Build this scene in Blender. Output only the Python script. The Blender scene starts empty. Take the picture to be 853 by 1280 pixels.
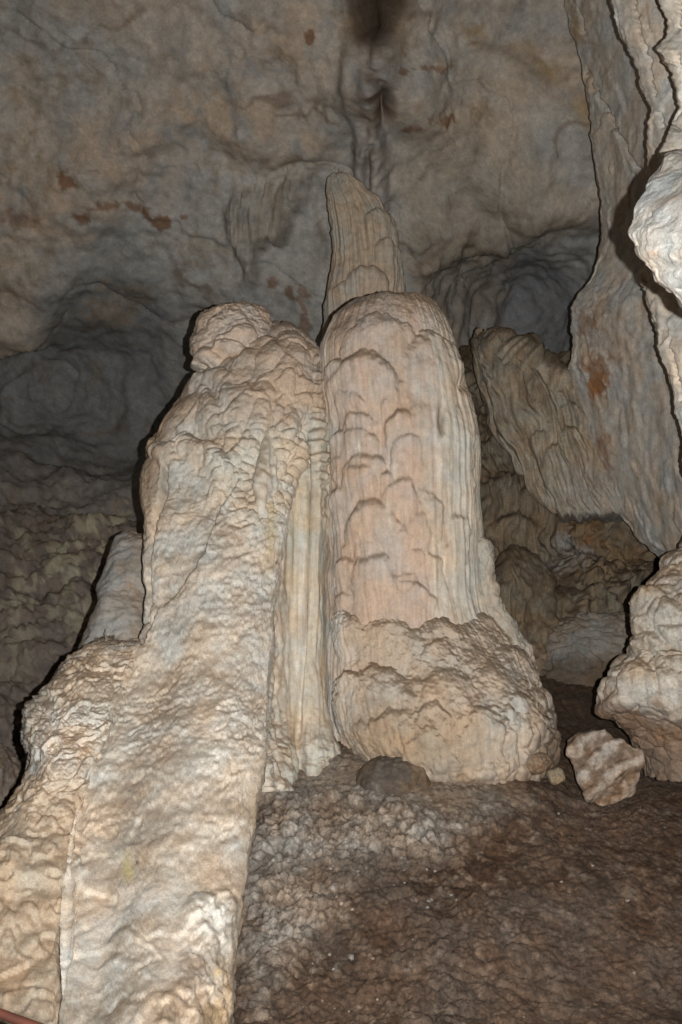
import bpy, math
import numpy as np

# ------------------------------------------------------------------ camera
S = bpy.context.scene
W_PX, H_PX = 853.0, 1280.0
CAM = np.array([0.0, 0.0, 1.6]); PITCH = math.radians(8.0)
FOVV = math.radians(55.0); F = (H_PX/2)/math.tan(FOVV/2)
cd = bpy.data.cameras.new('camera'); cam = bpy.data.objects.new('camera', cd)
S.collection.objects.link(cam); S.camera = cam
cam.location = CAM; cam.rotation_euler = (math.pi/2+PITCH, 0, 0)
cd.sensor_fit = 'VERTICAL'; cd.sensor_height = 24.0
cd.lens = 12.0/math.tan(FOVV/2); cd.clip_end = 200; cd.clip_start = 0.05
S.render.resolution_x = 682; S.render.resolution_y = 1024

# ------------------------------------------------------------------ light: a cave, lit by the photographer's flash
w = bpy.data.worlds.new('World'); S.world = w; w.use_nodes = True
bg = w.node_tree.nodes['Background']
bg.inputs[0].default_value = (1.0, 0.72, 0.45, 1); bg.inputs[1].default_value = 0.012
fl = bpy.data.lights.new('camera_flash', 'SPOT')
fl.energy = 1950; fl.shadow_soft_size = 0.012; fl.spot_size = math.radians(118); fl.spot_blend = 1.0
fl.color = (1.0, 0.985, 0.965)
flo = bpy.data.objects.new('camera_flash', fl); S.collection.objects.link(flo)
flo.location = (0.13, 0.02, 1.62); flo.rotation_euler = (math.pi/2+PITCH, 0, 0)
S.view_settings.view_transform = 'Standard'; S.view_settings.look = 'None'
S.view_settings.exposure = 0; S.view_settings.gamma = 1
S.cycles.max_bounces = 4; S.cycles.diffuse_bounces = 3

# ------------------------------------------------------------------ helpers: points, noise
cp, sp = math.cos(PITCH), math.sin(PITCH)
def P(px, py, Y):
    px, py, Y = np.broadcast_arrays(np.asarray(px, float), np.asarray(py, float), np.asarray(Y, float))
    r = (px-W_PX/2)/F; u = (H_PX/2-py)/F
    t = Y/(cp-sp*u)
    return np.stack([r*t, Y, CAM[2]+(sp+cp*u)*t], -1)
def proj(p):
    x = p[..., 0]; y = p[..., 1]; z = p[..., 2]-CAM[2]
    d = cp*y+sp*z; d = np.where(np.abs(d) < .05, .05, d)
    return W_PX/2+F*x/d, H_PX/2-F*(cp*z-sp*y)/d

rng = np.random.default_rng(7)
PERM = rng.permutation(256).astype(np.int32); PERM = np.concatenate([PERM]*3)
GR = rng.normal(size=(256, 3)); GR = (GR/np.linalg.norm(GR, axis=1)[:, None]).astype(np.float32)
RV = rng.random((256, 3)).astype(np.float32)
def perlin(p):
    sh = p.shape[:-1]; p = p.reshape(-1, 3).astype(np.float32)
    i = np.floor(p).astype(np.int32); f = p-i; i &= 255
    w_ = f*f*f*(f*(f*6-15)+10); out = np.zeros(len(p), np.float32)
    for a in (0, 1):
        wa = w_[:, 0] if a else 1-w_[:, 0]; ha = PERM[i[:, 0]+a]
        for b in (0, 1):
            wb = w_[:, 1] if b else 1-w_[:, 1]; hb = PERM[ha+i[:, 1]+b]
            for c in (0, 1):
                wc = w_[:, 2] if c else 1-w_[:, 2]
                g = GR[PERM[hb+i[:, 2]+c]]
                out += wa*wb*wc*(g[:, 0]*(f[:, 0]-a)+g[:, 1]*(f[:, 1]-b)+g[:, 2]*(f[:, 2]-c))
    return (out*1.6).reshape(sh)
def fbm(p, f=1.0, o=4, g=.5, seed=0, s=(1, 1, 1)):
    q = p*np.array(s)*f+seed*17.31; a = 1.0; t = 0; out = 0
    for k in range(o):
        out = out+a*perlin(q); t += a; a *= g; q = q*2.03+5.7
    return out/t*1.3
def ridged(p, f=1.0, o=4, g=.5, seed=0, s=(1, 1, 1)):
    q = p*np.array(s)*f+seed*11.13; a = 1.0; t = 0; out = 0
    for k in range(o):
        out = out+a*(1-np.abs(perlin(q))*2); t += a; a *= g; q = q*2.03+5.7
    return out/t
def worley(p, f=1.0, seed=0, s=(1, 1, 1)):
    sh = p.shape[:-1]; p = (p*np.array(s)*f+seed*9.7).reshape(-1, 3).astype(np.float32)
    i = np.floor(p).astype(np.int32); fr = p-i; i &= 255
    f1 = np.full(len(p), 9, np.float32); f2 = f1.copy()
    for a in (-1, 0, 1):
        ha = PERM[(i[:, 0]+a) & 255]
        for b in (-1, 0, 1):
            hb = PERM[ha+((i[:, 1]+b) & 255)]
            for c in (-1, 0, 1):
                r = RV[PERM[hb+((i[:, 2]+c) & 255)]]
                d = (r[:, 0]+a-fr[:, 0])**2+(r[:, 1]+b-fr[:, 1])**2+(r[:, 2]+c-fr[:, 2])**2
                f2 = np.minimum(f2, np.maximum(f1, d)); f1 = np.minimum(f1, d)
    return np.sqrt(f1).reshape(sh), np.sqrt(f2).reshape(sh)
def pillow(p, f, seed=0, s=(1, 1, 1)):                 # rounded knobs, 0..1
    a, b = worley(p, f, seed, s); return np.clip(1-(a/np.maximum(b, 1e-4))**2, 0, 1)**.6
def sst(a, b, x):
    t = np.clip((x-a)/(b-a), 0, 1); return t*t*(3-2*t)
def polyline_d(px, py, pts):
    d = np.full(px.shape, 1e9)
    for (x0, y0), (x1, y1) in zip(pts[:-1], pts[1:]):
        vx, vy = x1-x0, y1-y0; t = np.clip(((px-x0)*vx+(py-y0)*vy)/(vx*vx+vy*vy+1e-9), 0, 1)
        d = np.minimum(d, np.hypot(px-x0-t*vx, py-y0-t*vy))
    return d
def sdf(px, py, pts):                                  # signed distance to a polygon, inside positive
    d = polyline_d(px, py, list(pts)+[pts[0]]); ins = np.zeros(px.shape, bool)
    n = len(pts)
    for k in range(n):
        x0, y0 = pts[k]; x1, y1 = pts[(k+1) % n]
        c = ((y0 > py) != (y1 > py)) & (px < (x1-x0)*(py-y0)/((y1-y0) if y1 != y0 else 1e-9)+x0)
        ins ^= c
    return np.where(ins, d, -d)

# ------------------------------------------------------------------ helpers: surfaces
def crom(A, n):                                        # Catmull-Rom resample of A along axis 0
    A = np.asarray(A, float); k = len(A); t = np.linspace(0, k-1, n)
    i = np.clip(t.astype(int), 0, k-2); f = (t-i).reshape((-1,)+(1,)*(A.ndim-1))
    g = lambda j: A[np.clip(j, 0, k-1)]
    p0, p1, p2, p3 = g(i-1), g(i), g(i+1), g(i+2)
    p0 = np.where((i == 0).reshape(f.shape), 2*p1-p2, p0); p3 = np.where((i == k-2).reshape(f.shape), 2*p2-p1, p3)
    return .5*((2*p1)+(p2-p0)*f+(2*p0-5*p1+4*p2-p3)*f*f+(3*p1-p0-3*p2+p3)*f**3)
def loft(rows, n, m):
    A = np.array(rows, float); A = P(A[..., 0], A[..., 1], A[..., 2])
    A = crom(A, n); return np.swapaxes(crom(np.swapaxes(A, 0, 1), m), 0, 1)
def gradn(G, wrap=False):
    if wrap:
        E = np.concatenate([G[:, -2:-1], G, G[:, 1:2]], 1); du = (E[:, 2:]-E[:, :-2])
    else: du = np.gradient(G, axis=1)
    N = np.cross(du, np.gradient(G, axis=0)); l = np.linalg.norm(N, axis=-1, keepdims=True)
    return N/np.maximum(l, 1e-9)
class Surf:
    """a grid of points, displaced along its normals and coloured per vertex"""
    def __init__(s, G, wrap=False):
        s.G = G; s.wrap = wrap; N = gradn(G, wrap)
        px, py = proj(G); s.px, s.py = px, py
        vis = (px > -100) & (px < 953) & (py > -100) & (py < 1380)
        if not vis.any(): vis = np.ones(px.shape, bool)
        c = G.reshape(-1, 3).mean(0)
        out = (N*(G-c)).sum(-1) if wrap else (N*(CAM-G)).sum(-1)
        s.flip = out[vis].mean() < 0
        s.N = -N if s.flip else N
    def push(s, d): s.G = s.G+s.N*d[..., None]; return s
    def renormal(s):
        N = gradn(s.G, s.wrap); s.N = -N if s.flip else N; s.px, s.py = proj(s.G); return s
def mesh_obj(name, s, col, mat, parent=None, origin=(0, 0, 0), tags=None):
    G = s.G; n, m = G.shape[:2]; me = bpy.data.meshes.new(name)
    V = (G.reshape(-1, 3)-np.array(origin)).astype(np.float32)
    idx = np.arange(n*m).reshape(n, m)
    a, b, c, d = idx[:-1, :-1], idx[:-1, 1:], idx[1:, 1:], idx[1:, :-1]
    Fq = np.stack([a, b, c, d] if not s.flip else [a, d, c, b], -1).reshape(-1, 4)
    me.vertices.add(len(V)); me.vertices.foreach_set('co', V.ravel())
    me.loops.add(Fq.size); me.loops.foreach_set('vertex_index', Fq.ravel().astype(np.int32))
    me.polygons.add(len(Fq)); me.polygons.foreach_set('loop_start', np.arange(0, Fq.size, 4, dtype=np.int32))
    me.polygons.foreach_set('loop_total', np.full(len(Fq), 4, np.int32))
    me.polygons.foreach_set('use_smooth', np.ones(len(Fq), bool))
    me.update(calc_edges=True)
    at = me.color_attributes.new('Col', 'FLOAT_COLOR', 'POINT')
    C = np.ones((n*m, 4), np.float32); C[:, :3] = np.clip(col.reshape(-1, 3), .005, .9)
    at.data.foreach_set('color', C.ravel())
    me.materials.append(mat); me.validate()
    o = bpy.data.objects.new(name, me); S.collection.objects.link(o)
    if parent is not None: o.parent = parent
    elif any(origin): o.location = origin
    if tags: tag(o, **tags)
    return o
def tag(o, label=None, category=None, group=None, kind=None):
    for k, v in (('label', label), ('category', category), ('group', group), ('kind', kind)):
        if v: o[k] = v
    return o
def thing(name, loc, label, category, group=None):
    o = bpy.data.objects.new(name, None); o.empty_display_size = .2; S.collection.objects.link(o)
    o.location = loc; tag(o, label, category, group); return o
def lobes(px, py, L):
    """overlapping flowstone tongues: (x, y, half width, length, height, slant); arched top edge, draped face below"""
    out = np.zeros(px.shape); 
    for (x0, y0, hw, ln, amp, sl) in L:
        m = (np.abs(px-x0) < hw+abs(sl)*ln+4) & (py > y0-6) & (py < y0+hw+ln+4)
        if not m.any(): continue
        X = px[m]-x0; D = py[m]-y0; X = X-sl*D
        c = np.clip(np.abs(X)/hw, 0, 1); d = D-hw*.75*c**2.2
        R = hw*.55; rise = np.sqrt(np.clip(1-(1-np.clip(d/R, 0, 1))**2, 0, 1))
        dec = (1-sst(0.15, 1, d/ln))
        v = amp*rise*dec*np.sqrt(np.clip(1-c**2.5, 0, 1))
        out[m] = np.maximum(out[m], v)
    return out
def terr(v, e=.22):                                   # flaking crust: ramps that break off
    f = v-np.floor(v); return np.where(f < 1-e, f/(1-e), 1-sst(1-e, 1, f))
def mix(A, B, t): return A*(1-t[..., None])+np.asarray(B)*t[..., None]
def base(shape, c): return np.broadcast_to(np.array(c, float), shape+(3,)).copy()

# ------------------------------------------------------------------ material
def rock_mat(name, fine=60, bump=.5, rough=.85, streak=0, mott=.35, spec=.25, dist=.012, mid=14, tn=1.0):
    m = bpy.data.materials.new(name); m.use_nodes = True; nt = m.node_tree; nd = nt.nodes; lk = nt.links
    b = nd['Principled BSDF']; b.inputs['Specular IOR Level'].default_value = spec
    at = nd.new('ShaderNodeAttribute'); at.attribute_name = 'Col'
    tc = nd.new('ShaderNodeTexCoord')
    def noise(sc, det=6, ro=.6, vec=None, lac=2.0):
        n = nd.new('ShaderNodeTexNoise'); n.inputs['Scale'].default_value = sc
        n.inputs['Detail'].default_value = det; n.inputs['Roughness'].default_value = ro
        lk.new(vec or tc.outputs['Object'], n.inputs['Vector']); return n
    def mapr(src, a, b_, lo=.3, hi=.7):
        r = nd.new('ShaderNodeMapRange'); r.inputs[1].default_value = lo; r.inputs[2].default_value = hi
        r.inputs[3].default_value = a; r.inputs[4].default_value = b_; lk.new(src, r.inputs[0]); return r
    def mixc(mode, fac, A, B):
        x = nd.new('ShaderNodeMix'); x.data_type = 'RGBA'; x.blend_type = mode
        if isinstance(fac, float): x.inputs[0].default_value = fac
        else: lk.new(fac, x.inputs[0])
        for s_, v in ((x.inputs[6], A), (x.inputs[7], B)):
            if isinstance(v, tuple): s_.default_value = v
            else: lk.new(v, s_)
        return x.outputs[2]
    n1 = noise(mid, 9, .74); n2 = noise(fine, 6, .75); n3 = noise(3.1, 5, .6)
    v1 = mapr(n1.outputs[0], 1-mott, 1+mott*.75); v2 = mapr(n2.outputs[0], 1-mott*.7, 1+mott*.5)
    c = mixc('MULTIPLY', 1.0, at.outputs['Color'], v1.outputs[0]); c = mixc('MULTIPLY', 1.0, c, v2.outputs[0])
    # warm and cool mineral mottling
    warm = mixc('MULTIPLY', 1.0, c, (1+.07*tn, 1-.05*tn, 1-.17*tn, 1)); cool = mixc('MULTIPLY', 1.0, c, (1-.05*tn, 1, 1+.03*tn, 1))
    tint = mixc('MIX', mapr(n3.outputs[0], 0, 1, .38, .62).outputs[0], cool, warm)
    h = None
    if streak:
        mp = nd.new('ShaderNodeMapping'); mp.inputs['Scale'].default_value = (1, 1, .055)
        lk.new(tc.outputs['Object'], mp.inputs['Vector'])
        ns = noise(38, 4, .6, mp.outputs[0]); vs = mapr(ns.outputs[0], 1-.28*streak, 1+.14*streak)
        tint = mixc('MULTIPLY', 1.0, tint, vs.outputs[0]); h = ns.outputs[0]
    lk.new(tint, b.inputs['Base Color'])
    add = nd.new('ShaderNodeMath'); add.operation = 'MULTIPLY_ADD'; add.inputs[1].default_value = .45
    lk.new(n2.outputs[0], add.inputs[0]); lk.new(n1.outputs[0], add.inputs[2])
    hh = add.outputs[0]
    if h is not None:
        a2 = nd.new('ShaderNodeMath'); a2.operation = 'MULTIPLY_ADD'; a2.inputs[1].default_value = .5*streak
        lk.new(h, a2.inputs[0]); lk.new(hh, a2.inputs[2]); hh = a2.outputs[0]
    bp = nd.new('ShaderNodeBump'); bp.inputs['Strength'].default_value = bump; bp.inputs['Distance'].default_value = dist
    lk.new(hh, bp.inputs['Height']); lk.new(bp.outputs[0], b.inputs['Normal'])
    rr = mapr(n1.outputs[0], rough-.12, min(1, rough+.1)); lk.new(rr.outputs[0], b.inputs['Roughness'])
    return m
M_WALL = rock_mat('wall_limestone', fine=38, bump=.55, mott=.26, dist=.025, mid=9, rough=.92, spec=.12, tn=.35)
M_SLAB = rock_mat('crusted_calcite', fine=120, bump=.75, mott=.28, dist=.010, mid=30)
M_FLOW = rock_mat('flowstone_calcite', fine=95, bump=.7, mott=.22, dist=.008, mid=20, streak=.6)
M_FLOWD = rock_mat('dull_flowstone', fine=50, bump=.55, mott=.34, dist=.014, mid=10, streak=1.0, spec=.15)
M_SIDE = rock_mat('side_limestone', fine=45, bump=.5, mott=.30, dist=.016, mid=9, streak=.45, spec=.15)
M_MUD = rock_mat('cave_mud', fine=110, bump=1.0, mott=.6, dist=.018, mid=24, rough=.75, spec=.3)
M_ROCK = rock_mat('boulder_stone', fine=70, bump=.8, mott=.42, dist=.012, mid=18, spec=.12)

WHITE = np.array((.68, .65, .595)); PINK = np.array((.50, .405, .34)); TAN = np.array((.50, .385, .26))
CREAM = np.array((.60, .54, .44)); BROWN = np.array((.17, .115, .075)); MUD = np.array((.125, .083, .058))
GREY = np.array((.40, .385, .345)); RUST = np.array((.30, .125, .045)); OCHRE = np.array((.42, .29, .14))

# ------------------------------------------------------------------ cave wall and ceiling (one vault)
xs = [-900, -420, -120, 0, 100, 200, 300, 400, 480, 560, 640, 720, 800, 950, 1300, 1800]
ys = [-1500, -800, -420, -180, 0, 90, 180, 270, 360, 450, 540, 620, 680, 750, 830, 920, 1050]
Yr = [3.0, 6.2, 8.3, 9.8, 10.9, 11.5, 12.1, 12.7, 13.2, 13.5, 13.5, 13.1, 12.3, 11.7, 11.2, 10.8, 10.4]
rows = []
for y, Y in zip(ys, Yr):
    r = []
    for x in xs:
        e = 0
        if x < 0: e = -((-x)/900)**1.3*3.5
        if x > 800: e = -((x-800)/1000)*4
        c = 2.2*math.exp(-((x-650)/90)**2-((y-390)/90)**2)+2.4*math.exp(-((x-90)/170)**2-((y-500)/110)**2)-.5*math.exp(-((x-470)/90)**2-((y-150)/300)**2)
        if y > 640 and x > 350: e += (y-640)/400*1.5
        r.append((x, y, max((Y+e+c)*.9, 2.0)))
    rows.append(r)
# dense inside the frame
G = loft(rows, 500, 520)
s = Surf(G); px, py = s.px, s.py
wx = fbm(G, .9, 4, seed=3)*26; wy = fbm(G, .9, 4, seed=4)*26
qx, qy = px+wx, py+wy
upper = sdf(px+wx*.6, py+wy*.6, [(-900, 445), (0, 435), (38, 412), (62, 372), (108, 335), (140, 268), (175, 205), (222, 164), (262, 158), (300, 178), (385, 205), (430, 150), (470, 120), (560, 200), (640, 250), (900, 280), (1900, 300), (1900, -1600), (-900, -1600)])
step = sst(-30, 20, upper)
d = .45*fbm(G, .35, 3, seed=1)+.16*fbm(G, 1.1, 4, seed=2)+.03*fbm(G, 4.0, 4, .55, seed=5)
d += step*.30+.012*fbm(G, 9, 4, .6, seed=12)+.03*ridged(G, 1.9, 5, .6, seed=13, s=(.7, 1, 1.2))*sst(-.2, .3, fbm(G, .6, 2, seed=14))
# rubble layers low on the left
low = sst(520, 690, py+wy*1.6)*sst(330, 200, px)
d += low*(.22*ridged(G, .8, 4, seed=6, s=(.5, 1, 1.9))+.12*fbm(G, 3, 5, .65, seed=7, s=(.8, 1, 1.4))+.06*terr(fbm(G, 1.6, 4, .65, seed=18)*3, .2))
# ridges of the vault running to the upper right
band = np.exp(-(polyline_d(qx, qy, [(-40, 270), (60, 235), (180, 190), (300, 120), (360, 40)])/60)**2)
d += band*.10*ridged(G, 1.6, 4, seed=8)
band2 = np.exp(-(polyline_d(qx, qy, [(585, 20), (640, 60), (700, 110), (740, 135)])/16)**2)
d += band2*.10
# chimney with ribs over the tall stalagmite
hole = sdf(px+wx*.35, py+wy*.35, [(437, -12), (455, 40), (478, 44), (496, 12), (490, -30), (440, -40)])
d -= sst(-6, 16, hole)*1.5
rib = np.exp(-((px-(474-.02*py)+wx*.12)/15)**2)*sst(30, 60, py)*sst(280, 240, py)
d += rib*(.22+.30*ridged(G, 2.0, 4, .6, seed=9, s=(1, 1, .45)))
rib2 = np.exp(-((px-(447+.02*py)+wx*.12)/9)**2)*sst(40, 70, py)*sst(260, 220, py)
d += rib2*.16
hollow = np.exp(-((px-480+wx*.2)/7)**2-((py-128)/26)**2); d -= hollow*.8
fis = np.exp(-(polyline_d(px+wx*.35, py, [(470, 40), (474, 80), (486, 115), (480, 150), (466, 185), (462, 245)])/3.5)**2)*sst(-.3, .3, fbm(G, 3, 3, seed=19)+.15); d -= fis*.22
dw = fbm(np.stack([px*.07, py*.004, py*0], -1), 1, 4, .6, seed=31)
drp = sst(-5, 9, sdf(px+wx*.3, py+wy*.2-dw*34, [(284, 258), (292, 240), (330, 228), (372, 205), (388, 212), (380, 262), (352, 298), (330, 300), (322, 345), (312, 358), (304, 318), (290, 290)]))
d += drp*(.13+.16*ridged(np.stack([px*.10, py*.006, py*0], -1), 1, 3, .6, seed=32))
frill = sst(250, 300, py)*sst(450, 380, py)*sst(495, 520, px)*sst(660, 610, px)
d += frill*(.15*ridged(G, 1.5, 4, seed=10, s=(1, 1, .35))+.05*ridged(G, 5, 3, seed=11, s=(1, 1, .22)))
d -= .05*sst(.93, 1.0, ridged(G+.25*fbm(G, 1.5, 3, seed=15)[..., None], .55, 1, seed=16))
s.push(d).renormal()
n1 = fbm(G, .7, 4, seed=20); n2 = fbm(G, 2.6, 5, .6, seed=21); n3 = fbm(G, 7, 4, .6, seed=22)
col = base(px.shape, (.46, .455, .43))
col = mix(col, (.58, .485, .385), sst(-.3, .3, n1+.3*n2)*.72*step+.08)
col = mix(col, (.56, .43, .315), np.clip(band*.8*sst(-.5, .3, n2), 0, 1))
band3 = np.exp(-(polyline_d(qx, qy, [(230, 165), (330, 130), (430, 165), (560, 120)])/44)**2); col = mix(col, (.52, .40, .28), band3*.6*sst(-.5, .3, n2))
pale = np.exp(-((qx-245)/70)**2-((qy-205)/38)**2)+.8*np.exp(-((qx-350)/40)**2-((qy-100)/20)**2)+.8*np.exp(-((qx-570)/50)**2-((qy-110)/30)**2); col = mix(col, (.50, .49, .465), np.clip(pale, 0, 1)*.6)
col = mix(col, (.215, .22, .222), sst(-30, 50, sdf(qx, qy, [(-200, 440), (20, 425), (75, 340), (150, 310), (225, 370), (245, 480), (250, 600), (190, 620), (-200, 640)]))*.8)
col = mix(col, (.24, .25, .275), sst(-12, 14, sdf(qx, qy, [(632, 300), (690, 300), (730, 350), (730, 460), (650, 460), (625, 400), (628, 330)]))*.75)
col = mix(col, OCHRE, band2*.75*sst(-.5, .3, n2))
col = mix(col, (.48, .385, .28), sst(-25, 25, sdf(qx, qy, [(505, 130), (600, 150), (700, 190), (735, 260), (640, 290), (520, 330), (500, 420), (590, 440), (480, 330)]))*.5)
for (x, y, rx, ry, st) in [(97, 216, 9, 10, .9), (150, 252, 34, 6, .75), (198, 262, 16, 8, .9), (118, 256, 10, 7, .8), (232, 258, 9, 4, .8), (35, 262, 26, 7, .65), (392, 36, 5, 9, .9), (470, 30, 34, 30, .55), (484, 125, 10, 22, .8), (520, 82, 24, 6, .75), (535, 72, 12, 8, .6), (548, 155, 30, 7, .85), (600, 150, 22, 10, .5), (585, 40, 12, 5, .8), (40, 66, 14, 10, .45), (50, 125, 26, 20, .4), (90, 95, 8, 18, .5), (30, 178, 30, 22, .5), (12, 205, 20, 18, .5), (65, 212, 18, 26, .45), (115, 40, 10, 22, .35), (310, 200, 42, 20, .45), (262, 300, 40, 26, .35), (140, 382, 34, 20, .45), (60, 318, 16, 14, .45), (18, 330, 14, 40, .4), (380, 390, 5, 34, .7), (364, 372, 10, 5, .7), (345, 362, 7, 5, .7), (118, 470, 8, 14, .4), (633, 330, 10, 8, .3)]:
    q = np.hypot((qx-x)/rx, (qy-y)/ry)+1.2*n2+1.8*n3
    c_ = np.array((.27, .135, .065)) if st > .6 else np.array((.40, .30, .185))
    col = mix(col, c_, sst(1.15, .6, q)*st*.9)
col = mix(col, (.20, .17, .14), sst(.25, .6, n2*.6+n3*.5)*.25)
col = mix(col, (.14, .095, .06), np.clip(sst(-26, 8, hole+n2*16)*.8+fis*.6+hollow*.6, 0, .9))
col = mix(col, (.38, .35, .335), np.clip(rib+rib2, 0, 1)*.35)
col = mix(col, (.185, .15, .125), low*.95)
for (x, y, rx, ry, st) in [(115, 690, 40, 36, .8), (70, 712, 24, 30, .7), (22, 720, 18, 55, .6), (140, 660, 32, 22, .8), (90, 770, 34, 22, .55), (20, 800, 20, 50, .35), (150, 705, 14, 40, .6)]:
    q = np.hypot((qx-x)/rx*1.15, (qy-y)/ry*1.15)+2.2*n2+2.0*n3
    col = mix(col, (.45, .405, .295), sst(.95, .45, q)*st)
col = mix(col, (.40, .345, .275), drp*.5); col = mix(col, (.25, .195, .14), drp*sst(.0, .4, dw)*.6)
col = mix(col, (.27, .215, .16), sst(.1, .6, frill*(.6+n2))*.6)
n4 = fbm(G, 20, 3, .65, seed=23)
vw = G+.35*fbm(G, 1.2, 4, .6, seed=24)[..., None]
vein = sst(.90, .985, ridged(vw, .8, 1, seed=25))*sst(0, .35, fbm(G, .9, 3, seed=26)+.1)+.7*sst(.9, .985, ridged(vw, 2.1, 1, seed=27))*sst(.1, .4, fbm(G, .7, 3, seed=28))
col = mix(col, (.20, .135, .085), np.clip(vein, 0, 1)*.6)
veil = sst(.05, .5, fbm(G+.2*n2[..., None], 1.1, 5, .65, seed=29, s=(.5, 1, 1.4))); col = mix(col, (.50, .40, .30), veil*step*.45)
wht = sst(.15, .5, fbm(G, 1.6, 5, .68, seed=17)); col = mix(col, (.54, .53, .50), wht*.4*(1-low)*step)
col *= (1+.22*n2+.20*n3+.16*n4)[..., None]
wall_s = s
def wall_Y(x, y):
    k = np.argmin((wall_s.px-x)**2+(wall_s.py-y)**2+1e5*(wall_s.G[..., 1] < 5)); return wall_s.G.reshape(-1, 3)[k, 1]
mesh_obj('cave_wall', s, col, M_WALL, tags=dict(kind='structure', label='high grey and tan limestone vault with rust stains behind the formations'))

# ------------------------------------------------------------------ cave floor: muddy slope rising to the stalagmite
xf = np.concatenate([np.linspace(-14, -3, 40, endpoint=False), np.linspace(-3, -1.3, 50, endpoint=False), np.linspace(-1.3, 2.6, 520), np.linspace(2.65, 12, 50)])
yf = np.concatenate([np.linspace(-4, 3.8, 30, endpoint=False), np.linspace(3.8, 4.6, 30, endpoint=False), np.linspace(4.6, 7.0, 340, endpoint=False), np.linspace(7.0, 9, 60, endpoint=False), np.linspace(9, 15, 40)])
X, Yg = np.meshgrid(xf, yf); 
Z = np.where(Yg > 6.55, .66+(Yg-6.55)*.30, np.maximum(.66-(6.55-Yg)*.50, -.27))
Z = np.where((Yg < 5.2) & (Yg > 3), Z+.10*np.clip(1-np.abs(Yg-4.7)/.5, 0, 1)**2, Z)
Z = Z*(1-sst(-.9, -2.0, X))
Z += -.30*sst(-.35, -1.0, X)*sst(3.2, 4.2, Yg)
Z += .06*np.exp(-((X+.1)/.7)**2-((Yg-6.2)/.4)**2)
rb = np.hypot(X-.74, (Yg-7.05)*1.05); Z += .13*np.exp(-(np.maximum(rb-.72, 0)/.22)**2)+.10*np.exp(-((X+.22)/.28)**2-((Yg-6.75)/.35)**2)
Z -= .10*np.exp(-((X-1.6)/.8)**2-((Yg-6.7)/.6)**2)
G = np.stack([X, Yg, Z], -1); s = Surf(G); px, py = s.px, s.py
fall = sst(-1, 2.5, Yg)
wv = fbm(G, 1.3, 4, seed=30)
nod = sst(-40, 60, sdf(px+wv*60, py+wv*30, [(300, 985), (296, 1260), (365, 1200), (430, 1120), (520, 1080), (600, 1040), (640, 1015), (600, 985), (440, 975), (400, 960)]))
pl = pillow(G, 11, 31)*(.5+.5*sst(-.2, .3, fbm(G, 3, 3, seed=32)))
pl2 = pillow(G, 23, 33)
clod = pillow(G+.03*wv[..., None], 6.5, 29, (1, 1.2, 1))*sst(-.25, .3, fbm(G, 2.2, 3, seed=28))
d = .07*fbm(G, 1.0, 4, seed=34)+.028*ridged(G, 2.6, 5, .6, seed=35, s=(.8, 1.2, 1))+.030*fbm(G, 7, 6, .68, seed=36)+.035*clod+.014*ridged(G, 17, 4, .65, seed=27)
pl3 = pillow(G, 44, 26)
d += (nod*.8+.3)*(.045*pl+.022*pl2)+(nod*.5+.5)*.008*pl3+.012*fbm(G, 34, 3, .7, seed=25)
flat = sst(-16, 16, sdf(px+wv*26, py+wv*12, [(345, 945), (450, 950), (540, 980), (650, 985), (660, 1008), (560, 1006), (450, 992), (365, 985)]))
d *= (1-.8*flat)*(1-.35*sst(560, 700, px)); s.push(d*(.3+.7*fall)).renormal()
n2 = fbm(G, 3.2, 5, .6, seed=37); n3 = fbm(G, 11, 4, .6, seed=38); nl = fbm(G, .8, 3, seed=39); n4 = fbm(G, 30, 3, .65, seed=24)
col = base(px.shape, (.135, .092, .066))
col = mix(col, (.072, .040, .022), sst(-.15, .3, n2+nl)*.75)
col = mix(col, (.195, .145, .108), sst(.0, .45, n3+.4*n2)*.55)
col = mix(col, (.25, .205, .165), nod*.75)
col = mix(col, (.46, .405, .345), nod*sst(.2, .7, pl+.35*n2)*.85)
col = mix(col, (.30, .25, .20), flat*.85)
col *= (1+.55*n4+.35*n3)[..., None]
wl = np.maximum(sst(.32, .6, n3+.4*n4+.25*pl2-.25*(1-nod)+.15*n2), 0)
col = mix(col, (.40, .36, .32), wl*.5*sst(1250, 1000, py-(px < 520)*150))
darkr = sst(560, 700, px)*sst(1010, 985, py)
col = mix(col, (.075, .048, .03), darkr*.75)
mesh_obj('cave_floor', s, col, M_MUD, tags=dict(kind='structure', label='brown muddy cave floor sloping up to the stalagmite'))

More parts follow.
